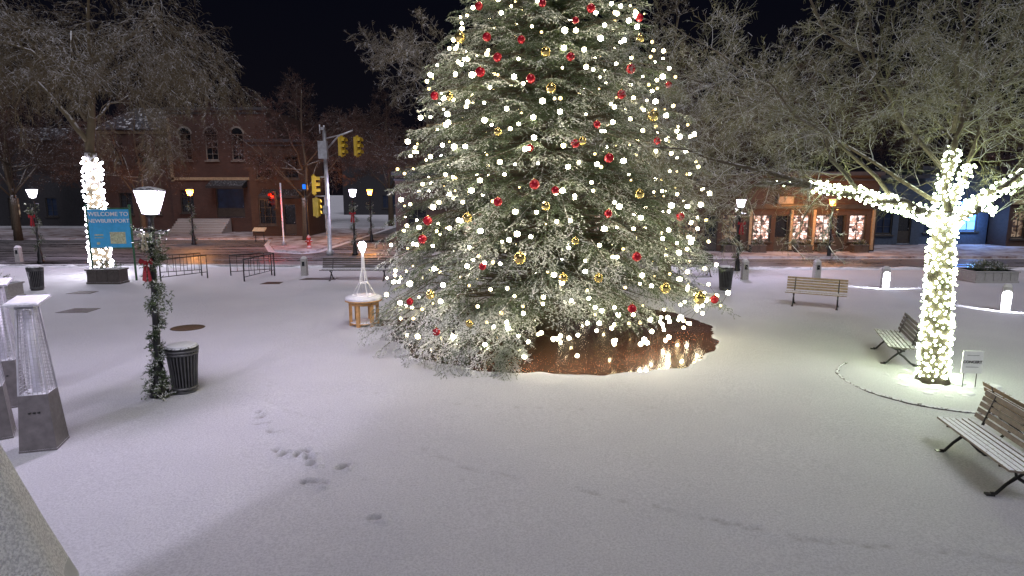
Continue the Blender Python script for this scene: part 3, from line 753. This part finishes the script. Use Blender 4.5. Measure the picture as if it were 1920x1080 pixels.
# ------------------------------------------------------------ wooden table with lit spire
o=thing('round_table','round golden timber table with snowy top','table',(-4.3,17.4,0))
b=MB()
for i in range(6):
    a=2*math.pi*i/6+.3; c,s=math.cos(a),math.sin(a); b.box((.38*c,.38*s,.36),(.09,.09,.72),0,Matrix.Rotation(a,3,'Z'))
b.lathe([(.33,.62),(.43,.62),(.43,.70),(.33,.70)],18); b.lathe([(.34,.06),(.40,.06),(.40,.11),(.34,.11)],18)
b.obj('leg_frame','barrel',o)
b=MB(); b.lathe([(.44,.70),(.53,.72),(.53,.77),(.5,.78)],28); b.obj('table_top','barrel',o)
b=MB(); b.lathe([(.52,.775),(.53,.80),(.50,.85),(.3,.875),(.02,.88)],28); b.obj('snow_cap','snow_pile',o)
o=thing('spire_light','white wire cone stand with glowing lamp at its tip','decorative light',(-4.28,17.4,.87))
b=MB()
for i in range(6):
    a=2*math.pi*i/6; c,s=math.cos(a),math.sin(a); b.tube([(.34*c,.34*s,0),(.12*c,.12*s,.38),(.045*c,.045*s,.8),(.03*c,.03*s,1.2),(.11*c,.11*s,1.42)],.011,5)
for r,z in ((.33,.01),(.12,.38),(.05,.8)): b.lathe([(r-.01,z-.01),(r+.01,z-.01),(r+.01,z+.01),(r-.01,z+.01)],16)
b.obj('stand','white',o); b=MB(); b.sphere((0,0,1.45),.11,14); b.obj('globe','globewhite',o)

# ------------------------------------------------------------ patio heaters
M['glasstube']=pbr('frosted_glass_tube',(.62,.62,.68),.2,var=.1)
def heater(loc,label,rz=0.):
    o=thing('patio_heater',label,'patio heater',(*loc,0),rz,'pyramid patio heaters at the cafe edge')
    b=MB(); b.box((0,0,.45),(.48,.48,.84),0,None,.78); b.box((0,0,.015),(.49,.49,.03))
    for i in range(3): b.box((-.06+i*.06,-.215,.6),(.03,.02,.02),1)
    b.obj('cabinet',['heaterbox','ironclean'],o)
    for sx in (-1,1):
        for sy in (-1,1):
            b=MB(); b.tube([(sx*.18,sy*.18,.87),(sx*.10,sy*.10,2.2)],.016,4); b.obj('post','steel',o)
    b=MB()
    for i in range(22):
        z=.92+i*.055; r=.18-.08*(z-.87)/1.28
        for (x0,y0,x1,y1) in ((-r,-r,r,-r),(r,-r,r,r),(r,r,-r,r),(-r,r,-r,-r)): b.tube([(x0,y0,z),(x1,y1,z)],.004,3,0,False)
    for i in range(1,6):
        f=-1+2*i/6
        for (ax,ay) in ((f,-1),(f,1),(-1,f),(1,f)): b.tube([(ax*.18,ay*.18,.87),(ax*.10,ay*.10,2.15)],.004,3,0,False)
    b.obj('grille','steel',o)
    b=MB(); b.lathe([(.06,.87),(.06,2.12)],16); b.obj('glass_tube','glasstube',o)
    tl=Matrix.Rotation(.12,3,'X')
    b=MB(); b.box((0,0,2.19),(.24,.24,.05)); b.box((0,0,2.26),(.46,.50,.025),0,tl); b.tube([(0,0,2.2),(0,0,2.26)],.05,8); b.obj('reflector','steel',o)
    b=MB(); b.box((0,.003,2.284),(.44,.48,.018),0,tl,.9); b.obj('snow_cap','snow_pile',o)
    return o
h=heater((-7.2,8.9),'tall pyramid patio heater with wire cage and snowy top',.3)
copy_thing(h,(-9.2,10.7,0),.5,'pyramid patio heater standing behind another heater')
copy_thing(h,(-8.25,9.25,0),.6,'pyramid patio heater partly hidden at the cafe edge',.98)
o=thing('patio_umbrella','half-folded canvas patio umbrella crusted with snow','umbrella',(-2.98,2.9,0))
b=MB(); n=96; prof=[(.03,3.5)]+[(.03+.54*(3.5-z)/1.9,z) for z in (3.2,2.75,2.4,2.08,1.75)]+[(.57,1.6)]
vs=[];fs=[]
for j,(r,z) in enumerate(prof):
    for k in range(n):
        a=2*math.pi*k/n; q=r*(1+.05*math.sin(a*8)*(j/6))+R.uniform(-.003,.003); vs.append((q*math.cos(a),q*math.sin(a),z))
for j in range(len(prof)-1):
    for k in range(n): fs.append((j*n+k,j*n+(k+1)%n,(j+1)*n+(k+1)%n,(j+1)*n+k))
b.add(vs,fs[:5*n],0,True); b.f.extend([list(f) for f in fs[5*n:]]); b.m.extend([1]*n); b.s.extend([True]*n)
b.obj('canopy',['canvassnow','canvas'],o)
b=MB(); b.tube([(0,0,0.04),(0,0,3.55)],.03,10); b.lathe([(.3,0),(.3,.05),(.08,.09)],20); b.obj('pole','steel',o)

# ------------------------------------------------------------ welcome sign, planters, rails
o=thing('welcome_sign','blue welcome sign with map panel on green posts','sign',(-17.15,26.1,0),.12)
for x in (-.86,.86):
    b=MB(); b.tube([(x,0,0),(x,0,3.15)],.045,8); b.sphere((x,0,3.2),.07,8); b.obj('post','signgreen',o)
b=MB(); b.box((0,0,2.25),(1.64,.06,1.62)); b.obj('panel','signblue',o)
b=MB(); b.box((0,0,3.1),(1.66,.05,.05)); b.box((0,-.01,1.41),(1.66,.07,.04)); b.obj('frame','signgreen',o)
b=MB(); b.box((.3,-.035,1.85),(.62,.012,.5)); b.box((-.45,-.035,1.98),(.35,.012,.05)); b.box((-.45,-.035,1.86),(.35,.012,.03)); b.box((-.5,-.035,1.62),(.12,.012,.10)); b.obj('map','mapyellow',o)
text('WELCOME TO',.245,'white',o,(0,-.045,2.78)); text('NEWBURYPORT',.225,'white',o,(0,-.045,2.50))
def shrub(parent,cx,cy,cz,rx,ry,rz_,cnt,snow=.35):
    stems=[]
    for k in range(cnt):
        d=unit(NR.normal(size=3)); d[2]=abs(d[2]); c=np.array([cx,cy,cz])+d*np.array([rx,ry,rz_])*NR.uniform(.4,1); stems.append((c,c+unit(d+NR.normal(size=3)*.5)*NR.uniform(.08,.18)))
    V_,S_=needles(stems,.015,.055,.02,NR,snow); return npmesh('foliage',V_.reshape(-1,3),'needles',parent,S_)
def planter(loc,w,d,h,label,mat='wooddark',cnt=160,rz=0.):
    o=thing('planter_box',label,'planter',(*loc,0),rz,'planters with greenery')
    b=MB(); b.box((0,0,h*.5),(w,d,h)); b.box((0,0,h-.03),(w+.08,d+.08,.06)); b.box((0,0,.04),(w+.06,d+.06,.08))
    k=max(2,int(w/.35))
    for i in range(k): b.box((-w/2+w*(i+.5)/k,-d/2-.01,h*.5),(w/k*.85,.025,h*.7))
    b.obj('box',mat,o); shrub(o,0,0,h,w*.45,d*.45,.35,cnt); return o
planter((-17.0,25.4),1.35,.6,.62,'wooden planter box with shrubs below the welcome sign')
planter((-18.9,21.9),1.7,.7,.55,'low concrete planter with snowy greenery','granite',90)
p=planter((20.4,26.),1.8,1.2,.5,'stone planter with a round snowy shrub','granite',500)
for x in (14.9,17.7,19.1,21.1,10.8,13.2): planter((x,36.95),.9,.4,.45,'window planter with snowy evergreens outside shop','wooddark',90).location.z=.12
def rail(loc,rz,label):
    o=thing('handrail',label,'handrail',(*loc,0),rz,'black metal handrails')
    b=MB(); b.tube([(-.9,0,.02),(-.9,0,.95),(.9,0,1.05),(.9,0,.02)],.03,8); b.tube([(-.9,0,.2),(.9,0,.3)],.018,6); b.obj('rail','ironclean',o)
    for i in range(1,6):
        b=MB(); x=-.9+i*.3; b.tube([(x,0,.2+.05*(x+.9)/.9),(x,0,.95+.05*(x+.9)/.9)],.013,6); b.obj('baluster','ironclean',o)
    return o
ra=rail((-15.0,27.4),.1,'black metal handrail in the snow'); copy_thing(ra,(-14.2,26.2,0),.6); copy_thing(ra,(-11.9,27.6,0),.1); copy_thing(ra,(-11.1,26.6,0),1.2)

o=thing('placard','white concert notice placard staked beside the lit tree','sign',(9.12,11.7,0),-.1)
b=MB(); b.box((0,0,.52),(.38,.015,.46)); b.obj('board','white',o)
for x in (-.12,.12):
    b=MB(); b.tube([(x,.02,0),(x,.02,.4)],.008,5); b.obj('stake','ironclean',o)
text('CONCERT',.075,'ink',o,(0,-.012,.5))
for z,w in ((.66,.22),(.42,.24)):
    b=MB(); b.box((0,-.011,z),(w,.003,.012)); b.obj('print_line','printgrey',o)

# ------------------------------------------------------------ traffic signals
def sig_head(parent,x,y,z,rz,lit=None):
    rot=Matrix.Rotation(rz,3,'Z'); c=Vector((x,y,z))
    b=MB(); b.box(c,(.36,.22,1.06),0,rot)
    for k in (-1,1): b.box(c+Vector((0,0,k*.56)),(.12,.1,.1),0,rot)
    for k in (-1,0,1):
        q=c+rot@Vector((0,-.11,k*.34)); n=10
        vs=[]
        for i in range(n+1):
            a=math.pi*(-.12+1.24*i/n)
            for yy in (0,-.24): vs.append(q+rot@Vector((.145*math.cos(a),yy,.145*math.sin(a))))
        b.add(vs,[(2*i,2*i+2,2*i+3,2*i+1) for i in range(n)],0,True)
    h=b.obj('signal_head','ironclean' if lit=='r' else 'yellow',parent)
    for k,key in ((1,'r'),(0,'y'),(-1,'g')):
        b=MB(); q=c+rot@Vector((0,-.115,k*.34))
        vs=[q+rot@Vector((.13*math.cos(2*math.pi*i/14),0,.13*math.sin(2*math.pi*i/14))) for i in range(14)]; b.add(vs+[q+rot@Vector((0,-.03,0))],[(i,(i+1)%14,14) for i in range(14)])
        b.obj('lens',{'r':'redlight','g':'cyanlight'}[key] if lit==key else 'lensoff',h)
o=thing('traffic_signal','grey traffic signal pole with mast arm and yellow heads','traffic light',(-10.9,36.4,0))
b=MB(); b.lathe([(.22,0),(.22,.25),(.14,.32),(.12,3),(.10,7.2),(.03,7.3)],12); b.tube([(0,0,6.1),(.8,-.1,6.9),(1.7,-.2,7.25)],[.06,.05,.04],8); b.tube([(0,0,6.8),(.9,-.1,7.0),(1.7,-.2,7.25)],[.03,.03,.03],6)
b.tube([(0,0,4.6),(-.7,0,4.6)],.03,6); b.tube([(0,0,3.5),(-.7,0,3.5)],.03,6); b.obj('pole','silver',o)
b=MB(); b.box((-.05,-.22,6.15),(.5,.3,1.0)); b.box((.0,-.2,7.35),(.18,.3,.16)); b.tube([(-.25,0,7.1),(-.25,0,7.6)],.04,6); b.tube([(0,0,7.3),(.0,0,7.55)],.05,6); b.obj('cabinet','silver',o)
sig_head(o,1.05,-.25,6.35,math.radians(60)); sig_head(o,1.95,-.25,6.35,math.radians(60))
sig_head(o,-.72,-.1,4.15,math.radians(105)); sig_head(o,-.66,0,2.85,math.radians(165),None)
b=MB(); b.box((-.05,-.18,2.7),(.3,.16,.5)); b.obj('control_box','silver',o)
o=thing('traffic_signal','slim post carrying a glowing red signal','traffic light',(-15.5,41.4,.12))
b=MB(); b.lathe([(.14,0),(.12,.3),(.06,.35),(.055,4.2)],10); b.obj('pole','silver',o)
sig_head(o,-.48,-.1,3.05,math.radians(-20),'r')
point('signal_light',(-.58,-.62,3.4),160,(1.,.03,.006),.24,o)
o=thing('pedestrian_signal','small pedestrian signal glowing blue','traffic light',(-13.7,41.,.12))
b=MB(); b.lathe([(.06,0),(.05,4.2)],8); b.box((0,-.15,3.95),(.36,.2,.5)); b.obj('pole','ironclean',o); b=MB(); b.box((0,-.26,3.95),(.2,.02,.3)); b.obj('lens','cyanlight',o)
o=thing('fire_hydrant','red fire hydrant dusted with snow at the corner','fire hydrant',(-13.2,39.6,.12))
b=MB(); b.lathe([(.17,0),(.17,.06),(.12,.08),(.12,.55),(.15,.57),(.15,.62),(.12,.72),(.05,.8),(.04,.86),(.01,.87)],14); b.tube([(-.22,0,.45),(.22,0,.45)],.055,10); b.tube([(0,-.2,.42),(0,0,.42)],.07,10); b.obj('body','hydrant',o)

# ------------------------------------------------------------ buildings
def building(name,label,x0,x1,y,H,depth,ops,wallm,roofkind='flat',trims=(),z0=0.,roofH=1.6):
    W=x1-x0; o=thing(name,label,'building',(x0,y,z0))
    xs=sorted({0.,W}|{a for op in ops for a in (op[0]-x0,op[1]-x0)}); zs=sorted({0.,H}|{a for op in ops for a in (op[2],op[3])})
    b=MB()
    for i in range(len(xs)-1):
        for j in range(len(zs)-1):
            cx=(xs[i]+xs[i+1])/2; cz=(zs[j]+zs[j+1])/2
            if any(op[0]-x0<cx<op[1]-x0 and op[2]<cz<op[3] for op in ops): continue
            b.add([(xs[i],0,zs[j]),(xs[i+1],0,zs[j]),(xs[i+1],0,zs[j+1]),(xs[i],0,zs[j+1])],[(0,1,2,3)])
    for op in ops:
        a,c,d,e=op[0]-x0,op[1]-x0,op[2],op[3]; t=.22
        b.add([(a,0,d),(c,0,d),(c,0,e),(a,0,e),(a,t,d),(c,t,d),(c,t,e),(a,t,e)],[(0,4,5,1),(1,5,6,2),(2,6,7,3),(3,7,4,0)])
    b.add([(0,0,0),(0,depth,0),(0,depth,H),(0,0,H),(W,0,0),(W,depth,0),(W,depth,H),(W,0,H)],[(1,0,3,2),(4,5,6,7),(5,1,2,6)])
    b.obj('wall',wallm,o)
    b=MB()
    if roofkind=='flat':
        b.add([(0,0,H-.01),(W,0,H-.01),(W,depth,H-.01),(0,depth,H-.01)],[(0,1,2,3)]); b.box((W/2,-.06,H+.02),(W+.3,.34,.22)); b.box((W/2,-.03,H-.35),(W+.1,.1,.12))
    else:
        e=.35; q=min(W,depth)*.35
        b.add([(-e,-e,H),(W+e,-e,H),(W+e,depth+e,H),(-e,depth+e,H),(q,q,H+roofH),(W-q,q,H+roofH),(W-q,depth-q,H+roofH),(q,depth-q,H+roofH)],[(0,1,5,4),(1,2,6,5),(2,3,7,6),(3,0,4,7),(4,5,6,7),(3,2,1,0)])
    b.obj('roof','roof',o)
    for op in ops:
        a,c,d,e,kind=op[0]-x0,op[1]-x0,op[2],op[3],op[4]
        door=kind.startswith('door'); fm='whiteframe' if 'arch' in kind else 'frame'
        f=MB(); w=c-a; hh=e-d; t=.07
        f.box((a+t/2,.13,(d+e)/2),(t,.1,hh)); f.box((c-t/2,.13,(d+e)/2),(t,.1,hh)); f.box(((a+c)/2,.132,e-t/2),(w-.02,.1,t)); f.box(((a+c)/2,.132,d+(t if not door else .12)/1.),(w-.02,.1,t*1.5))
        nx_=2 if w<1.3 else 3; nz_=4 if 'arch' in kind else 3
        if not door:
            for i in range(1,nx_): f.box((a+w*i/nx_,.14,(d+e)/2),(.035,.05,hh-.1))
            for i in range(1,nz_): f.box(((a+c)/2,.143,d+hh*i/nz_),(w-.1,.05,.035))
            f.box(((a+c)/2,-.04,d-.05),(w+.2,.14,.1))
        else: f.box(((a+c)/2,.14,d+.45),(w-.1,.06,.8))
        if 'arch' in kind:
            n=10; vs=[];r=w/2
            for i in range(n+1):
                an=math.pi*i/n
                for q in (r-.02,r+.14): vs.append(((a+c)/2+q*math.cos(an),-.03,e-.02+q*math.sin(an)))
            f.add(vs,[(2*i,2*i+1,2*i+3,2*i+2) for i in range(n)])
            f.add([((a+c)/2+(r-.02)*math.cos(math.pi*i/n),-.02,e-.02+(r-.02)*math.sin(math.pi*i/n)) for i in range(n+1)],[tuple(range(n+1))],1)
        fo=f.obj('door' if door else 'window',[fm,'glassdark'],o)
        g_=MB(); g_.add([(a,.19,d),(c,.19,d),(c,.19,e),(a,.19,e)],[(0,1,2,3)])
        pm={'lit':'shop','dim':'shop2','blue':'bluescreen','dimblue':'dimblue'}.get(kind.split('_')[-1],'glassdark')
        g_.obj('pane',pm,fo)
        if door:
            k=MB(); k.sphere((c-.15,.06,d+1.0),.03,8); k.obj('handle','silver',fo)
    for (xa,xb,za,zb,yy,m) in trims:
        t_=MB(); t_.box(((xa+xb)/2-x0,yy,(za+zb)/2),(xb-xa,.1,zb-za)); t_.obj('trim',m,o)
    return o
ops=[(14.75,15.85,.62,2.25,'win_lit'),(16.1,16.95,.02,2.25,'door_dark'),(17.2,18.25,.62,2.25,'win_lit'),(18.6,19.65,.62,2.25,'win_lit'),(19.85,20.45,.02,2.25,'door_dark'),(20.65,21.7,.62,2.25,'win_lit'),
     (10.1,11.5,.62,2.3,'win_dim'),(11.8,12.6,.02,2.25,'door_dark'),(12.85,13.9,.62,2.3,'win_dim'),(-6.4,-5.2,.8,2.6,'win_dark'),(-3,-1.6,.7,2.4,'win_lit'),(1,2.4,.7,2.4,'win_dim'),(5,6.4,.7,2.4,'win_lit')]
tr_=[(a,a+.16,.1,2.55,-.05,'trim') for a in (14.5,17.0,18.38,22.0)]+[(-7.,22.2,2.62,2.86,-.06,'frame')]
building('brick_storefront','low brown brick storefront row with glowing display windows',-7.1,22.3,37.5,4.7,8,ops,'brick2','flat',tr_,.12)
o=thing('shop_sign','small pale shop sign above the storefront','sign',(16.6,37.36,3.25)); b=MB(); b.box((0,0,0),(.9,.06,.42)); b.obj('panel','whiteframe',o); b=MB(); b.box((0,-.035,0),(1.0,.02,.5)); b.obj('frame','frame',o).location.y=.05
for x in (15.3,17.7,19.1,21.2): point('shop_window_light',(x,37.0,2.0),8,(1.,.65,.45),.04)
ops=[(-29.3,-28.2,6.4,8.7,'win_arch'),(-27.0,-25.9,6.4,8.7,'win_arch'),(-24.7,-23.6,6.4,8.7,'win_arch'),(-26.4,-23.9,1.4,4.0,'door_dimblue'),(-29.6,-28.4,1.8,3.9,'win_dark')]
building('brick_hall','two-storey red brick hall with arched windows',-30.3,-21.5,55,10.8,12,ops,'brick','flat',[(-30.2,-29.95,4.6,10,-.06,'trim'),(-30.2,-21.6,4.7,4.95,-.06,'trim')])
ops=[(-36.4,-35.2,6.2,8.1,'win_dark'),(-34.3,-33.1,6.2,8.1,'win_dark'),(-32.4,-31.3,6.2,8.1,'win_dark'),(-36.,-34.8,1.6,3.6,'win_dark'),(-33.4,-32.2,1.6,3.6,'win_dim')]
building('brick_wing','brick building with hipped snowy roof',-37.5,-30.6,56.5,9.2,10,ops,'brick','hip',[(-37.4,-30.7,8.85,9.1,-.06,'trim')],0,2.2)
ops=[(-20.6,-19.2,.9,3.,'win_dark'),(-18.6,-17.6,.1,2.6,'door_dark'),(-20.6,-19.4,4.6,6.4,'win_dark'),(-18.4,-17.2,4.6,6.4,'win_dark')]
building('corner_shop','brick corner shop with dark windows beside the side street',-21.2,-16.6,50,7.6,4.5,ops,'brick2','flat',(),.12)
b=MB()
for i in range(6): b.box((0,-.32*i,(6-i)*.1),(4.6,.33,(6-i)*.2),0)
o=b.obj('entrance_steps','granite',None,(-27.3,54.4,.12)); tag(o,'granite entrance steps before the brick hall','steps')
def awn(x,y,z,w):
    b=MB(); b.add([(-w/2,0,.5),(w/2,0,.5),(w/2,-1.1,0),(-w/2,-1.1,0),(-w/2,-1.1,-.2),(w/2,-1.1,-.2),(-w/2,0,-.2),(w/2,0,-.2)],[(0,3,2,1),(3,4,5,2),(0,6,4,3),(1,2,5,7)])
    tag(b.obj('awning','awning',None,(x,y,z)),'dark sloping awning over a doorway','awning')
awn(-25.1,54.95,4.2,3.2); awn(-18.5,49.95,3.4,3.2)
building('blue_shop','blue-grey clapboard shop with dark windows',24.6,28.,42,4.6,6,[(25.,26.1,.7,2.3,'win_dimblue'),(26.5,27.4,.1,2.3,'door_dark')],'bluewall','flat',(),.12)
building('corner_store','dark shop with blue glowing window',28.1,33.,42.5,5.2,6,[(28.6,29.6,.8,2.4,'win_dimblue'),(31.0,32.3,.9,3.0,'win_blue')],'bluewall','flat',(),.12)
point('blue_window_light',(31.6,41.6,1.8),160,(.15,.4,1.),.1)
building('warm_shop','brick shop with warm lit windows',33.2,40,41,6,6,[(33.5,34.4,.5,2.4,'win_dim'),(34.8,35.8,.5,2.4,'win_lit'),(36.3,37.1,.1,2.4,'door_dim')],'brick2','flat',[(33.3,39.9,2.8,3.1,-.06,'trim')],.12)
building('dark_building','dark distant building with a few dim windows',-62,-41,66,9,10,[(-58,-56.8,1,3,'win_dimblue'),(-54,-52.8,1,3,'win_dim'),(-50,-48.8,1,3,'win_dimblue'),(-46,-44.8,1,3,'win_dimblue'),(-54,-53,5,7,'win_dark')],'darkwall','hip')
building('dark_building','dark building closing the side street',-26,4,95,9,10,[(-20,-18,1,3,'win_dimblue'),(-16,-15,1,3,'win_dim'),(-12,-11,1,3,'win_dim'),(-9.4,-8,1,3,'win_dimblue')],'darkwall','hip')
o=thing('information_board','low slanted information board by the steps','sign',(-18.3,44.3,.12)); b=MB(); b.tube([(-.3,0,0),(-.3,0,.8)],.03,6); b.tube([(.3,0,0),(.3,0,.8)],.03,6); b.tube([(-.3,0,.7),(.3,0,.7)],.02,6); b.obj('stand','ironclean',o); b=MB(); b.box((0,0,.9),(.9,.5,.05),0,Matrix.Rotation(.5,3,'X')); b.obj('board','cream',o)

# ------------------------------------------------------------ light
w=bpy.data.worlds.new('World'); scene.world=w; w.use_nodes=True
bg=w.node_tree.nodes['Background']; nt=w.node_tree
tc=nn(nt,'ShaderNodeTexCoord'); sp=nn(nt,'ShaderNodeSeparateXYZ'); nt.links.new(tc.outputs['Generated'],sp.inputs[0])
c=mixc(nt,maprange(nt,sp.outputs[2],0.,.4),(.0045,.004,.006),(.0012,.0018,.005)); nt.links.new(c,bg.inputs[0]); bg.inputs[1].default_value=1.
def sun(e,col,rx,rz,ang):
    l=bpy.data.lights.new('sun','SUN'); l.energy=e; l.color=col; l.angle=math.radians(ang)
    o=bpy.data.objects.new('sun',l); COL.objects.link(o); o.rotation_euler=(math.radians(rx),0,math.radians(rz))
sun(1.5,(.91,.895,1.0),33,16,25)
l=bpy.data.lights.new('wall_floodlight','SPOT'); l.energy=1500; l.color=(.84,.79,1.); l.spot_size=math.radians(66); l.spot_blend=.12; l.shadow_soft_size=.08
o=bpy.data.objects.new('wall_floodlight',l); COL.objects.link(o); o.location=(-9.5,1.5,5.2); o.rotation_euler=(Vector((-8.6,6.2,0))-o.location).to_track_quat('-Z','Y').to_euler()

cam=bpy.data.cameras.new('camera'); cam.sensor_width=36; cam.lens=21.45; cam.clip_end=1500; cam.clip_start=.05
co=bpy.data.objects.new('camera',cam); COL.objects.link(co); co.location=(0,0,3.9); co.rotation_euler=(math.radians(90-9.19),0,0)
scene.camera=co
